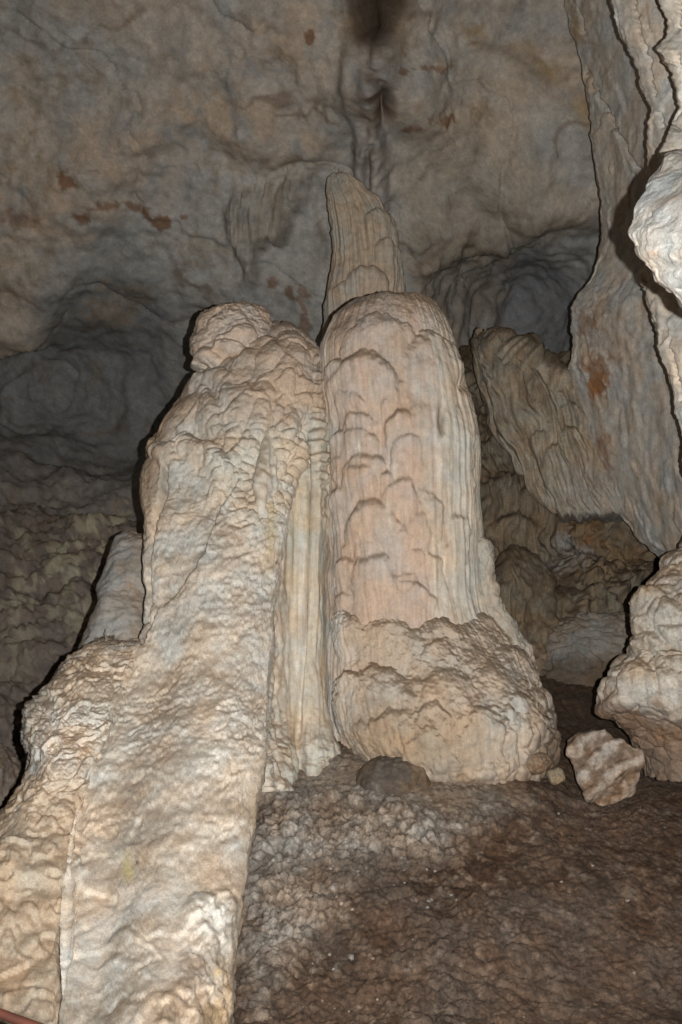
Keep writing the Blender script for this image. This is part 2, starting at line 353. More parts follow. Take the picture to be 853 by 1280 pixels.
# pale calcite crumbs lying on the slope
def crumbs():
    r = np.random.default_rng(11); V = []; Fc = []
    Gf = s.G; n, m = Gf.shape[:2]; ok = np.argwhere((s.px > 325) & (s.px < 850) & (s.py > 990) & (s.py < 1278))
    base_v = np.array([(1, 0, 0), (-1, 0, 0), (0, 1, 0), (0, -1, 0), (0, 0, 1), (0, 0, -1)], float)
    tri = [(0, 2, 4), (2, 1, 4), (1, 3, 4), (3, 0, 4), (2, 0, 5), (1, 2, 5), (3, 1, 5), (0, 3, 5)]
    # subdivided octahedron
    vs = [tuple(v) for v in base_v]; ft = []
    def midp(a, b):
        v = np.array(vs[a])+np.array(vs[b]); v /= np.linalg.norm(v); vs.append(tuple(v)); return len(vs)-1
    for a, b, c in tri:
        ab, bc, ca = midp(a, b), midp(b, c), midp(c, a); ft += [(a, ab, ca), (ab, b, bc), (ca, bc, c), (ab, bc, ca)]
    U = np.array(vs); FT = np.array(ft); cnt = 0
    for k in range(420):
        i, j = ok[r.integers(len(ok))]; p = Gf[i, j]
        x, y = s.px[i, j], s.py[i, j]
        dens = math.exp(-((x-500)/75)**2-((y-1095)/40)**2)*1.0+math.exp(-((x-395)/45)**2-((y-1150)/60)**2)*.9+math.exp(-((x-430)/80)**2-((y-1255)/25)**2)*.5+.05
        if r.random() > dens: continue
        rad = r.uniform(.004, .012)*(1.7 if r.random() < .12 else 1)
        v = U*(1+r.uniform(-.42, .35, (len(U), 1)))*rad*np.array([1.2, 1, .75])
        a = r.uniform(0, 6.28); R = np.array([[math.cos(a), -math.sin(a), 0], [math.sin(a), math.cos(a), 0], [0, 0, 1]])
        V.append(v@R.T+p+np.array([0, 0, rad*.02])); Fc.append(FT+cnt); cnt += len(U)
    me = bpy.data.meshes.new('calcite_crumbs'); me.from_pydata(np.concatenate(V).tolist(), [], np.concatenate(Fc).tolist())
    at = me.color_attributes.new('Col', 'FLOAT_COLOR', 'POINT')
    at.data.foreach_set('color', np.tile(np.array([.34, .30, .26, 1], np.float32), len(me.vertices)))
    me.polygons.foreach_set('use_smooth', np.ones(len(me.polygons), bool)); me.materials.append(M_ROCK)
    o = bpy.data.objects.new('calcite_crumbs', me); S.collection.objects.link(o)
    tag(o, 'small pale calcite crumbs scattered over the brown muddy slope', 'pebbles', kind='stuff')
crumbs()

# ------------------------------------------------------------------ turned bodies
def turned(tab, Yax, n, m, squash=1.0, power=1.0, Yfun=None):
    """rows of (py, xl, xr): a solid of round section standing at distance Yax"""
    t = np.array(tab, float); k = np.linspace(0, 1, len(t)); kk = np.linspace(0, 1, n)
    T = crom(t, n); py, xl, xr = T.T
    Yv = np.full(n, Yax) if Yfun is None else Yfun(py)
    A = P(xl, py, Yv); B = P(xr, py, Yv); c = (A+B)/2; rad = np.maximum((B[:, 0]-A[:, 0])/2, 0)
    squash = np.broadcast_to(squash(py) if callable(squash) else squash, (n,))[:, None]
    tt = np.linspace(-1, 1, m); th = math.pi*(.62*tt+.38*tt**3)
    sx = np.sin(th); sy = -np.cos(th)
    G = np.stack([c[:, None, 0]+rad[:, None]*sx, c[:, None, 1]+squash*rad[:, None]*sy, np.broadcast_to(c[:, None, 2], (n, m))], -1)
    return Surf(G, wrap=True), np.broadcast_to(th, (n, m)).copy(), rad

# ------------------------------------------------------------------ the great stalagmite
base_pt = P(555, 985, 6.9)
ST = thing('stalagmite', base_pt, 'massive pinkish stalagmite with domed top, scalloped ledges and wide bell-shaped foot', 'stalagmite')
s, th, rad = turned([(368, 478, 486), (369.5, 462, 506), (373, 446, 524), (381, 430, 541), (395, 416, 556), (415, 406, 567), (440, 399, 576), (480, 398, 589), (530, 400, 600), (580, 401, 605), (640, 402, 609), (700, 404, 613), (750, 404, 618), (800, 402, 628), (860, 400, 640), (940, 400, 650), (1000, 400, 650)], 7.2, 380, 330, .82)
px, py = proj(s.G)
LB = [(478, 390, 52, 90, .035, 0), (539, 412, 40, 320, .050, .03), (455, 438, 46, 66, .075, 0), (425, 448, 22, 60, .05, 0), (446, 512, 20, 55, .04, 0), (502, 508, 22, 70, .055, 0), (449, 532, 22, 60, .05, 0), (508, 542, 22, 90, .055, .02), (455, 562, 26, 50, .055, 0), (451, 574, 26, 80, .065, 0), (500, 595, 24, 90, .055, .05), (484, 588, 10, 60, .04, 0), (466, 624, 33, 90, .075, 0), (538, 617, 15, 90, .04, 0), (520, 640, 18, 80, .04, .05), (462, 668, 19, 50, .055, 0), (469, 687, 31, 120, .07, 0), (519, 726, 16, 60, .05, 0), (470, 737, 15, 60, .04, 0), (432, 700, 14, 60, .04, 0), (428, 610, 16, 80, .04, 0), (425, 540, 12, 60, .035, 0), (532, 560, 14, 60, .03, 0), (545, 500, 18, 200, .03, .03), (575, 480, 18, 240, .03, .03), (500, 470, 20, 50, .03, 0), (440, 490, 16, 30, .03, 0), (427, 570, 12, 70, .03, 0), (500, 660, 18, 80, .04, 0), (545, 690, 16, 90, .03, 0), (575, 640, 16, 140, .03, 0), (522, 685, 14, 60, .035, 0)]
r_ = np.random.default_rng(23)
for k in range(46):
    x = r_.uniform(425, 535); y = r_.uniform(470, 760); LB.append((x, y, r_.uniform(5, 15), r_.uniform(18, 80), r_.uniform(.012, .04), r_.uniform(-.03, .05)))
d = lobes(px+fbm(s.G, 4, 4, .6, seed=40)*11, py+fbm(s.G, 4, 4, .6, seed=41)*10, LB)
T1 = np.stack([th*5, s.G[..., 2]*.12, s.G[..., 2]*0], -1)
d += .008*fbm(T1, 2.2, 3, .6, seed=42)+.003*fbm(T1, 7, 2, .6, seed=43)
rgt = sst(548, 575, px); d += rgt*(.007*fbm(T1, 2.7, 3, .6, seed=44))
d += .012*ridged(s.G, 5, 4, .6, seed=64, s=(1, 1, .5))*sst(-.1, .3, fbm(s.G, 1.5, 3, seed=65))
d += .045*fbm(s.G, 1.6, 3, seed=45)+.006*fbm(s.G, 12, 4, .6, seed=46)
d = d*1.08-.02
d -= .02*sst(535, 570, px)
d -= .06*np.exp(-((px-552)/5)**2-((py-527)/16)**2)
d *= np.clip(rad/.18, 0, 1)[:, None]
s.push(d).renormal(); px, py = s.px, s.py
n1 = fbm(s.G, 2, 4, seed=47); n2 = fbm(s.G, 8, 4, .6, seed=48); st_ = fbm(T1, 2.0, 3, .6, seed=49)
col = base(px.shape, PINK)
col = mix(col, (.45, .385, .315), sst(-.2, .4, st_+.3*n1)*.5)
col = mix(col, (.60, .56, .48), sst(525, 560, px+st_*25)*.8)
col = mix(col, (.41, .35, .24), sst(.0, .5, st_)*sst(550, 570, px)*.5)
col = mix(col, WHITE, sst(430, 408, px+n1*12)*.6)
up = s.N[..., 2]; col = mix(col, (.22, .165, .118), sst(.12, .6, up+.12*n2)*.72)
col = mix(col, (.20, .17, .13), np.exp(-((px-552)/5)**2-((py-527)/15)**2)*.8)
for (x, y) in [(492, 588), (486, 640), (447, 560), (520, 487)]:
    col = mix(col, (.55, .53, .48), np.exp(-((px-x+n2*8)/4)**2-((py-y+n2*10)/16)**2)*.7)
col = mix(col, (.36, .28, .21), sst(.15, .6, n1)*.2)
mesh_obj('shaft', s, col, M_FLOW, ST, base_pt)

s, th, rad = turned([(742, 470, 560), (748, 440, 590), (757, 424, 608), (768, 414, 624), (782, 410, 640), (798, 408, 652), (815, 408, 662), (828, 407, 668), (845, 406, 675), (865, 406, 684), (885, 407, 693), (905, 409, 699), (925, 416, 701), (950, 432, 697), (975, 455, 684), (1000, 470, 670), (1030, 480, 660)], 7.05, 260, 380, lambda y: np.interp(y, [742, 800, 850, 900, 950], [.50, .62, .76, .86, .9]))
px, py = proj(s.G)
r_ = np.random.default_rng(5)
LB = [(446, 784, 34, 60, .025, 0), (490, 772, 46, 75, .045, 0), (548, 764, 30, 80, .035, 0), (430, 757, 26, 90, .04, 0), (520, 784, 26, 40, .03, 0), (552, 800, 24, 50, .045, 0), (474, 829, 46, 90, .055, 0), (556, 835, 36, 90, .04, 0), (612, 822, 30, 100, .03, .1), (520, 842, 24, 50, .03, 0), (645, 800, 22, 70, .05, .25), (430, 838, 24, 110, .05, 0), (490, 879, 30, 60, .05, 0), (540, 878, 24, 60, .045, 0), (530, 907, 28, 60, .045, 0), (600, 880, 30, 80, .05, .05), (650, 862, 26, 80, .055, .12), (672, 890, 18, 60, .05, .05), (448, 890, 22, 60, .04, 0)]
for k in range(110):
    x = r_.uniform(415, 700); y = r_.uniform(845, 970); LB.append((x, y, r_.uniform(6, 14), r_.uniform(18, 46), r_.uniform(.012, .03), r_.uniform(-.05, .1)))
d = lobes(px+fbm(s.G, 4, 4, .6, seed=50)*18, py+fbm(s.G, 4, 4, .6, seed=51)*16, LB)
T1 = np.stack([th*5, s.G[..., 2]*.2, s.G[..., 2]*0], -1)
d += .010*fbm(T1, 2.6, 3, .6, seed=52)+.05*fbm(s.G, 1.7, 3, seed=53)+.014*fbm(s.G, 7, 5, .62, seed=54)
rough_ = sst(600, 680, px)*sst(830, 880, py)
d += rough_*.04*pillow(s.G, 9, 55, (1, 1, .7))+.010*ridged(s.G, 12, 4, .6, seed=56)-.05
d *= np.clip(rad/.3, 0, 1)[:, None]
s.push(d).renormal(); px, py = s.px, s.py
n1 = fbm(s.G, 2, 4, seed=57); n2 = fbm(s.G, 8, 4, .6, seed=58)
col = base(px.shape, (.46, .395, .325))
col = mix(col, (.58, .55, .505), sst(455, 425, px+n1*25)*.85)
col = mix(col, (.50, .465, .41), sst(590, 640, px+n1*30)*sst(800, 850, py)*.7)
tanz = np.exp(-((px-525+n1*40)/75)**2-((py-935+n1*20)/45)**2); col = mix(col, (.36, .275, .185), np.clip(tanz*.8, 0, 1))
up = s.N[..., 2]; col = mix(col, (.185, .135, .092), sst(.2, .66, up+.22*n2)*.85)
col = mix(col, (.27, .205, .145), sst(.1, .5, n1+.5*n2)*.4)
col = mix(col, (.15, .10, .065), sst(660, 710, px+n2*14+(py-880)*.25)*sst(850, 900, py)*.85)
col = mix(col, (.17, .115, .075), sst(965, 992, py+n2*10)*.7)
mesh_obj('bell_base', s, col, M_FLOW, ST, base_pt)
rib_tab = [(672, 596, 604), (682, 592, 613), (705, 592, 617), (735, 596, 622), (762, 602, 632), (790, 612, 650), (812, 624, 666), (835, 630, 672), (860, 636, 674)]
s, th, rad = turned(rib_tab, 7.05, 140, 90, .9)
d = .035*fbm(s.G, 4, 4, seed=59)+.018*pillow(s.G, 11, 60)+.014*ridged(s.G, 14, 4, .65, seed=62)-.012; d *= np.clip(rad/.05, 0, 1)[:, None]
s.push(d).renormal(); n2 = fbm(s.G, 8, 4, .6, seed=61)
col = mix(base(s.px.shape, (.42, .38, .32)), (.25, .19, .13), sst(.1, .5, n2)*.5)
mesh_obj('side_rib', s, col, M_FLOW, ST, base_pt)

# ------------------------------------------------------------------ big flowstone mound on the left
mb = P(190, 1270, 4.5)
FM = thing('flowstone_mound', mb, 'tall cream flowstone mound with crusted slope and rounded knob at its top', 'flowstone')
def row(py, xl, xr, Y, dl=.5, dr=.25, bulge=0.06, back=1.3, tilt=0):
    w_ = xr-xl
    return [(xl+min(18, w_*.2), py, Y+back), (xl+2, py, Y+dl*.95), (xl+w_*.06, py, Y+dl*.45), (xl+w_*.22, py, Y+.12), (xl+w_*.48, py, Y-bulge), (xl+w_*.74, py, Y-bulge*.8), (xl+w_*.93, py, Y+dr*.25), (xr, py, Y+dr), (xr-min(10, w_*.15), py, Y+dr+.8)]
rows = [row(404, 340, 352, 7.75, .05, .05, 0, .3), row(409, 332, 366, 7.5, .15, .1, 0, .6), row(420, 322, 382, 7.35), row(440, 296, 396, 7.2), row(462, 266, 399, 7.1), row(480, 243, 398, 7.03), row(520, 209, 390, 6.92), row(556, 189, 378, 6.82), row(590, 173, 368, 6.72), row(625, 172, 362, 6.6), row(660, 177, 357, 6.48), row(720, 168, 351, 6.26), row(785, 159, 346, 6.02), row(850, 143, 343, 5.78, 0.36), row(900, 130, 339, 5.58, 0.26), row(950, 112, 336, 5.38, 0.18), row(1030, 88, 325, 5.08, 0.18), row(1100, 80, 314, 4.84, 0.18), row(1170, 77, 303, 4.62, 0.18), row(1240, 75, 292, 4.42, 0.18), row(1320, 70, 278, 4.2, 0.18), row(1420, 62, 262, 3.98, 0.18)]
G = loft(rows, 560, 300); s = Surf(G, False); px, py = s.px.copy(), s.py.copy()
wv = fbm(G, 2.2, 4, seed=70); wv2 = fbm(G, 2.2, 4, seed=71)
topz = sst(590, 520, py+wv*40)                           # pillowy head
popz = np.exp(-((py-585+wv*40)/70)**2)*sst(230, 280, px)
crust = sst(560, 640, py+wv*40)*sst(1085, 1010, py+(px-200)*.2+wv*40)
smooth = sst(960, 1030, py+wv*50)
r_ = np.random.default_rng(9); LB = []
for k in range(46):
    y = r_.uniform(425, 590); x = r_.uniform(215, 395); LB.append((x, y, r_.uniform(9, 26), r_.uniform(20, 60), r_.uniform(.02, .075), r_.uniform(-.25, .05)))
LB += [(320, 432, 30, 40, .09, 0), (268, 470, 26, 40, .09, -.1), (262, 500, 24, 50, .09, -.1), (305, 488, 20, 70, .09, .1), (245, 540, 22, 50, .08, -.1), (365, 500, 20, 200, .05, -.05), (215, 545, 22, 70, .08, -.2)]
for k in range(150):
    y = r_.uniform(610, 1020); xl = np.interp(y, [610, 800, 1020], [175, 150, 90]); xr = np.interp(y, [610, 1020], [340, 320])
    LB.append((r_.uniform(xl, xr), y, r_.uniform(8, 36), r_.uniform(8, 30), r_.uniform(.004, .016), r_.uniform(-.4, .4)))
for k in range(24):
    y = r_.uniform(1000, 1290); LB.append((r_.uniform(80, 300), y, r_.uniform(18, 60), r_.uniform(16, 50), r_.uniform(.006, .02), r_.uniform(-.5, .3)))
LB += [(268, 1012, 50, 26, .035, .3), (150, 1150, 40, 24, .03, .3), (255, 1108, 40, 30, .035, .2), (230, 1005, 30, 20, .03, 0), (140, 1190, 36, 26, .03, .3), (195, 1240, 46, 30, .03, .2), (130, 975, 20, 30, .03, 0)]
d = lobes(px+wv*26, py+wv2*22+(px-200)*.05, LB)
d *= 1-.45*sst(600, 680, py)
d += .06*fbm(G, .9, 3, seed=72)-.03
sl = G+np.stack([0*px, 0*px, -.25*G[..., 0]], -1)
rgh = .35+.65*sst(-.25, .3, fbm(G, 1.4, 3, seed=86))
d += crust*rgh*.5*(.020*terr(fbm(sl+.04*wv[..., None], 1.5, 5, .65, seed=73, s=(.5, .8, 1.7))*4, .1)+.014*ridged(sl, 7.0, 5, .74, seed=84, s=(.5, .8, 1.6))+.009*ridged(sl, 24, 3, .7, seed=87, s=(.6, 1, 1.2)))
d = np.where(topz > .3, d*(1-.35*topz), d)
d += topz*.05*pillow(G+.05*wv[..., None], 3.4, 75, (1, 1, .7))+popz*.03*pillow(G, 11, 76)
d += smooth*.5*(.022*terr(fbm(sl+.06*wv[..., None], .9, 5, .6, seed=77, s=(.5, 1, 1.3))*3, .15)+.010*fbm(G, 9, 5, .72, seed=78)+.014*ridged(sl, 4, 5, .6, seed=85, s=(.5, .8, 1.3))*sst(-.2, .3, wv2))
d += .009*fbm(G, 16, 4, .7, seed=79)*(1-.4*smooth)+.0055*ridged(sl, 40, 3, .7, seed=89, s=(.5, 1, 1.2))*(.4+.6*sst(-.2, .3, wv))
# overhanging flank beside the knob and ridge of the white crust
edge = polyline_d(px+wv*8, py, [(300, 600), (272, 640), (258, 690), (225, 730), (195, 760), (178, 800)])
side = (sdf(px+wv*8, py, [(300, 600), (272, 640), (258, 690), (225, 730), (195, 760), (178, 800), (100, 800), (100, 560), (250, 560)]) > 0)
d -= np.where(side, 1, 0)*.09*sst(70, 0, edge)*sst(0, 5, edge)
edge2 = polyline_d(px+wv*8, py, [(205, 585), (190, 650), (178, 720), (168, 790)])
d -= .10*np.exp(-(edge2/3)**2)
cw = sl+.10*fbm(G, 3, 4, .6, seed=68)[..., None]
crev = sst(.80, .97, ridged(cw, 3.6, 2, .5, seed=69, s=(.42, .7, 1.5)))*sst(-.15, .25, fbm(G, 2.4, 3, seed=66))*sst(520, 600, py)
crev = np.maximum(crev, .8*sst(.80, .97, ridged(cw, 9, 2, .5, seed=63, s=(.42, .7, 1.5)))*sst(0, .3, fbm(G, 3, 3, seed=62))*sst(540, 620, py)*sst(1080, 980, py))
d -= .016*crev
smp = sst(-8, 12, sdf(px+wv*18, py+wv2*14, [(262, 1075), (285, 1020), (318, 1000), (318, 1080), (300, 1105), (268, 1100)]))
rocky = sst(-6, 14, sdf(px+wv*20, py+wv2*18, [(215, 1200), (240, 1110), (300, 1100), (298, 1200), (290, 1290), (190, 1300)]))
d += rocky*.05*ridged(G, 6, 5, .6, seed=80)
s.push(d).renormal(); px, py = s.px, s.py
n1 = fbm(G, 1.6, 4, seed=81); n2 = fbm(G, 6, 5, .62, seed=82); n3 = fbm(G, 18, 4, .6, seed=83)
col = base(px.shape, (.69, .64, .56))
col = mix(col, (.50, .415, .345), topz*.85)
col = mix(col, WHITE, sst(265, 310, px+n1*40)*sst(560, 640, py)*sst(1000, 800, py)*.55)
col = mix(col, (.62, .605, .57), smp*.8)
col = mix(col, CREAM, popz*.7)
col = mix(col, (.40, .29, .195), sst(235, 185, px+n1*14)*sst(480, 550, py)*sst(700, 620, py)*.65)
col = mix(col, (.52, .43, .325), sst(-.15, .4, n1+.3*n2)*.55*sst(960, 1060, py))
col = mix(col, (.45, .375, .295), sst(.05, .5, n2+.3*n1)*.42)
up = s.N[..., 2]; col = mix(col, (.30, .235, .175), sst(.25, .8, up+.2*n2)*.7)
chalk = sst(.0, .35, fbm(G, 1.3, 4, .6, seed=67, s=(1, 1, .7))); col = mix(col, (.72, .69, .635), chalk*.45*sst(620, 700, py))
ns = fbm(sl, 5, 5, .68, seed=88, s=(.35, .6, 1.9)); col = mix(col, (.33, .265, .20), sst(.08, .5, ns)*.38*sst(540, 620, py)); col = mix(col, (.70, .66, .60), sst(.1, .5, -ns)*.45*sst(540, 620, py))
col = mix(col, (.30, .235, .175), crev*.6)
col = mix(col, (.26, .20, .15), np.exp(-((px-190+n2*12)/20)**2-((py-598+n2*10)/16)**2)*.55)
col = mix(col, (.27, .21, .16), rocky*sst(-.2, .3, n2)*.7)
col = mix(col, (.52, .36, .13), rocky*sst(.25, .55, n1+n3*.4)*.5)
col = mix(col, (.50, .44, .15), np.exp(-((px-160+n3*6)/6)**2-((py-1085+n3*8)/15)**2)*.55)
col = mix(col, (.55, .40, .18), np.exp(-((px-338+n2*8)/8)**2-((py-650+n2*30)/70)**2)*.5)
rim = sst(26, 4, np.interp(py, [880, 950, 1030, 1100, 1170, 1300], [341, 336, 325, 314, 303, 282])-px+n2*10)*sst(900, 980, py); col = mix(col, (.34, .25, .16), rim*.55)
col = mix(col, (.05, .04, .03), np.exp(-((px-172)/3)**2-((py-1078)/2.5)**2)*.9)
col = mix(col, (.22, .18, .13), sst(1225, 1275, py+n2*40)*sst(-.2, .4, n2)*.6)
mesh_obj('slope_face', s, col, M_SLAB, FM, mb)

# knob on the top left
s, th, rad = turned([(382, 284, 300), (383.5, 268, 312), (388, 257, 326), (397, 247, 336), (410, 240, 342), (428, 237, 345), (446, 238, 345), (462, 246, 338), (474, 262, 325), (480, 280, 310)], 7.55, 150, 170, .9)
wv = fbm(s.G, 3, 3, seed=90)
px, py = proj(s.G)
d = .05*fbm(s.G, 2.6, 3, seed=91)+.02*pillow(s.G+.05*wv[..., None], 5, 92)+.016*ridged(s.G, 7, 4, .6, seed=93, s=(1, 1, 2))+.008*fbm(s.G, 20, 3, seed=94)
d += lobes(px+wv*14, py+wv*10, [(262, 438, 22, 30, .07, 0), (290, 424, 20, 26, .05, 0), (300, 400, 26, 30, .04, 0)])
d = (d-.03)*np.clip(rad/.15, 0, 1)[:, None]; s.push(d).renormal()
n2 = fbm(s.G, 7, 4, .6, seed=95)
col = base(s.px.shape, (.56, .465, .385)); col = mix(col, WHITE*.95, sst(440, 455, s.py+n2*14)*sst(292, 268, s.px)*.7)
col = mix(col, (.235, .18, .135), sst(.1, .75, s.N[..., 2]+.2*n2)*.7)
mesh_obj('knob', s, col, M_SLAB, FM, mb)

# low lobe on the left, behind the crack
def row2(py, xl, xr, Y, dl=.35):
    w_ = xr-xl
    return [(xl+14, py, Y+1.1), (xl+1, py, Y+dl), (xl+w_*.10, py, Y+dl*.3), (xl+w_*.3, py, Y), (xl+w_*.6, py, Y), (xl+w_*.86, py, Y+.02), (xr+8, py, Y+.10), (xr+30, py, Y+.5)]
rows = [row2(790, 140, 172, 6.55, .1), row2(797, 112, 172, 6.15, .2), row2(820, 84, 165, 5.92), row2(850, 58, 155, 5.75), row2(882, 30, 143, 5.60), row2(905, 23, 136, 5.52), row2(928, 20, 128, 5.44), row2(952, 24, 114, 5.36), row2(985, 10, 104, 5.24), row2(1030, -16, 92, 5.10), row2(1100, -48, 84, 4.88), row2(1180, -80, 80, 4.64), row2(1280, -125, 78, 4.36), row2(1420, -190, 72, 4.05)]
G = loft(rows, 400, 170); s = Surf(G); px, py = s.px.copy(), s.py.copy()
wv = fbm(G, 2.2, 4, seed=100); wv2 = fbm(G, 2.2, 4, seed=101); r_ = np.random.default_rng(19); LB = []
for k in range(60):
    y = r_.uniform(805, 1290); xl = np.interp(y, [805, 900, 1290], [100, 25, -10]); LB.append((r_.uniform(xl, 120), y, r_.uniform(10, 30), r_.uniform(12, 40), r_.uniform(.006, .024), r_.uniform(-.3, .2)))
d = lobes(px+wv*22, py+wv2*18, LB)-.05+.09*fbm(G, 1.2, 3, seed=102)+.011*ridged(G, 4.5, 5, .72, seed=103, s=(.7, 1, 1.4))+.022*terr(fbm(G+.05*wv[..., None], 1.3, 4, .6, seed=108, s=(.7, 1, 1.4))*4, .15)+.012*fbm(G, 15, 4, .62, seed=104)
d += sst(950, 900, py)*.012*pillow(G, 9, 105)+.007*ridged(G, 22, 3, .7, seed=109); s.push(d).renormal(); px, py = s.px, s.py
n1 = fbm(G, 1.6, 4, seed=106); n2 = fbm(G, 6, 5, .62, seed=107)
col = base(px.shape, (.64, .575, .485)); cv = sst(.82, .97, ridged(G+.1*wv[..., None], 4, 2, .5, seed=99, s=(.5, .8, 1.3)))*sst(-.1, .3, wv2); col = mix(col, (.33, .26, .19), cv*.55); col = mix(col, (.70, .68, .635), np.exp(-((px-70+n2*14)/46)**2-((py-925+n2*18)/34)**2)*.9)
col = mix(col, (.43, .34, .235), sst(970, 1060, py+n1*40)*.6); col = mix(col, (.32, .245, .18), sst(.0, .45, n2+.2*n1)*.5)
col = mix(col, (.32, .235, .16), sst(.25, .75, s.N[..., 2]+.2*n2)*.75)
col = mix(col, (.22, .18, .14), sst(1210, 1270, py+n2*40)*sst(-.2, .4, n2)*.6)
mesh_obj('side_lobe', s, col, M_SLAB, FM, mb)

# thin slab leaning behind the mound's left flank
rows = [[(x0+14, y, Y+.5), (x0, y, Y+.18), (x0+6, y, Y+.03), ((x0+x1)/2, y, Y), (x1, y, Y-.02), (x1+25, y, Y+.1), (x1+30, y, Y+.5)] for (y, x0, x1, Y) in
        [(668, 160, 176, 7.6), (674, 148, 178, 7.45), (690, 143, 178, 7.35), (715, 133, 174, 7.2), (738, 124, 170, 7.1), (752, 124, 166, 7.0), (775, 114, 162, 6.9), (800, 104, 160, 6.8), (840, 88, 155, 6.6), (900, 70, 150, 6.4)]]
G = loft(rows, 170, 80); s = Surf(G)
s.push(.05*fbm(G, 2, 3, seed=110)+.02*ridged(G, 5, 5, .6, seed=111)+.008*fbm(G, 18, 3, seed=112)).renormal()
n2 = fbm(G, 6, 5, .6, seed=113); col = mix(base(s.px.shape, (.40, .37, .335)), (.33, .24, .16), sst(0, .5, n2+(s.px-155)/60)*.6)
mesh_obj('rear_slab', s, col, M_SLAB, FM, mb)

# pale fluted curtain between the mound and the stalagmite
rows = [[(x0-40, y, Y+.3), (x0-22, y, Y-.30*k), (x0-4, y, Y-.26*k), (x0+10, y, Y-.12*k), ((x0*2+x1)/3+4, y, Y), ((x0+2*x1)/3, y, Y-.02), (x1-6, y, Y+.06), (x1, y, Y+.22), (x1-2, y, Y+.7)] for (y, x0, x1, Y) in
        [(438, 382, 402, 7.45), (450, 376, 406, 7.25), (480, 366, 410, 7.1), (540, 352, 414, 7.0), (600, 345, 413, 6.95), (700, 345, 409, 6.88), (800, 338, 409, 6.8), (880, 334, 411, 6.72), (915, 336, 417, 6.66), (940, 340, 419, 6.6), (952, 346, 414, 6.62), (990, 350, 405, 6.6)]
        for k in [float(np.interp(y, [470, 580, 900, 950], [0, 1, 1.6, 1.6]))]]
G = loft(rows, 330, 110); s = Surf(G); px, py = s.px.copy(), s.py.copy()
A1 = np.stack([px*.06, py*.004, py*0], -1)
d = .035*fbm(A1, 1, 3, .6, seed=120)+.009*fbm(A1, 3.6, 2, .6, seed=121)+.02*ridged(G, 5, 4, .6, seed=128, s=(1, 1, .6))*sst(-.1, .3, fbm(G, 1.6, 2, seed=129))+.02*fbm(G, 3, 3, seed=122)+.007*fbm(G, 16, 3, seed=123)
d += .03*sst(.3, .8, ridged(np.stack([px*.02, py*.07, py*0], -1), 1, 2, seed=124))*sst(372, 395, px)*sst(720, 600, py)
wf = sst(362, 345, px)*sst(540, 620, py); d += wf*(.03*ridged(G, 5, 5, .7, seed=118)+.02*pillow(G, 12, 119)-.02)
d -= .06*np.exp(-((px-(380+8*np.sin(py*.012)))/3)**2)*sst(480, 560, py)
d += sst(915, 945, py)*(.05*fbm(G, 5, 4, .6, seed=125)+.02)
s.push(d).renormal(); n1 = fbm(A1, 1.7, 3, seed=126); n2 = fbm(G, 7, 4, seed=127)
col = mix(base(px.shape, (.56, .52, .44)), (.50, .44, .33), sst(-.1, .4, n1)*.6); col = mix(col, WHITE, sst(.1, .5, -n1)*.6)
col = mix(col, (.64, .61, .55), wf*.7)
col = mix(col, (.41, .33, .275), sst(560, 470, py)*.7)
col = mix(col, (.48, .33, .15), np.exp(-((px-356+n2*10)/6)**2-((py-680)/55)**2)*.6)
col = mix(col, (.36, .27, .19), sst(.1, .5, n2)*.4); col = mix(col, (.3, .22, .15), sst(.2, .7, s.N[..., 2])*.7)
mesh_obj('fluted_curtain', s, col, M_FLOW, FM, mb)

# ------------------------------------------------------------------ tall thin stalagmite behind
s, th, rad = turned([(221, 418, 432), (222.5, 414, 439), (228, 411, 446), (240, 410, 458), (255, 411, 474), (272, 412, 487), (295, 413, 496), (330, 414, 503), (370, 412, 508), (420, 408, 514), (500, 400, 520), (620, 392, 530)], 10.2, 230, 180, .7)
px, py = proj(s.G); T1 = np.stack([th*4, s.G[..., 2]*.15, s.G[..., 2]*0], -1)
d = .04*fbm(T1, 1.6, 3, .6, seed=130)+.012*fbm(T1, 5, 2, seed=131)+.07*fbm(s.G, 1.6, 4, .6, seed=132)+.03*ridged(s.G, 3, 4, .6, seed=135)
d += lobes(px, py, [(458, 335, 26, 60, .16, 0), (480, 300, 14, 80, .09, .05), (470, 262, 16, 60, .07, .1), (440, 352, 20, 50, .1, 0)])
d *= np.clip(rad/.15, 0, 1)[:, None]; s.push(d).renormal(); n1 = fbm(T1, 2, 3, seed=133); n2 = fbm(s.G, 4, 4, seed=134)
col = mix(base(px.shape, (.55, .485, .40)), (.44, .37, .29), sst(-.1, .4, n1)*.6); col = mix(col, (.54, .47, .40), sst(325, 345, py+n2*10)*sst(490, 470, px)*.7)
mesh_obj('tall_stalagmite', s, col, M_FLOW, None, (0, 0, 0), dict(label='slim dull tan stalagmite standing behind the great domed one', category='stalagmite'))

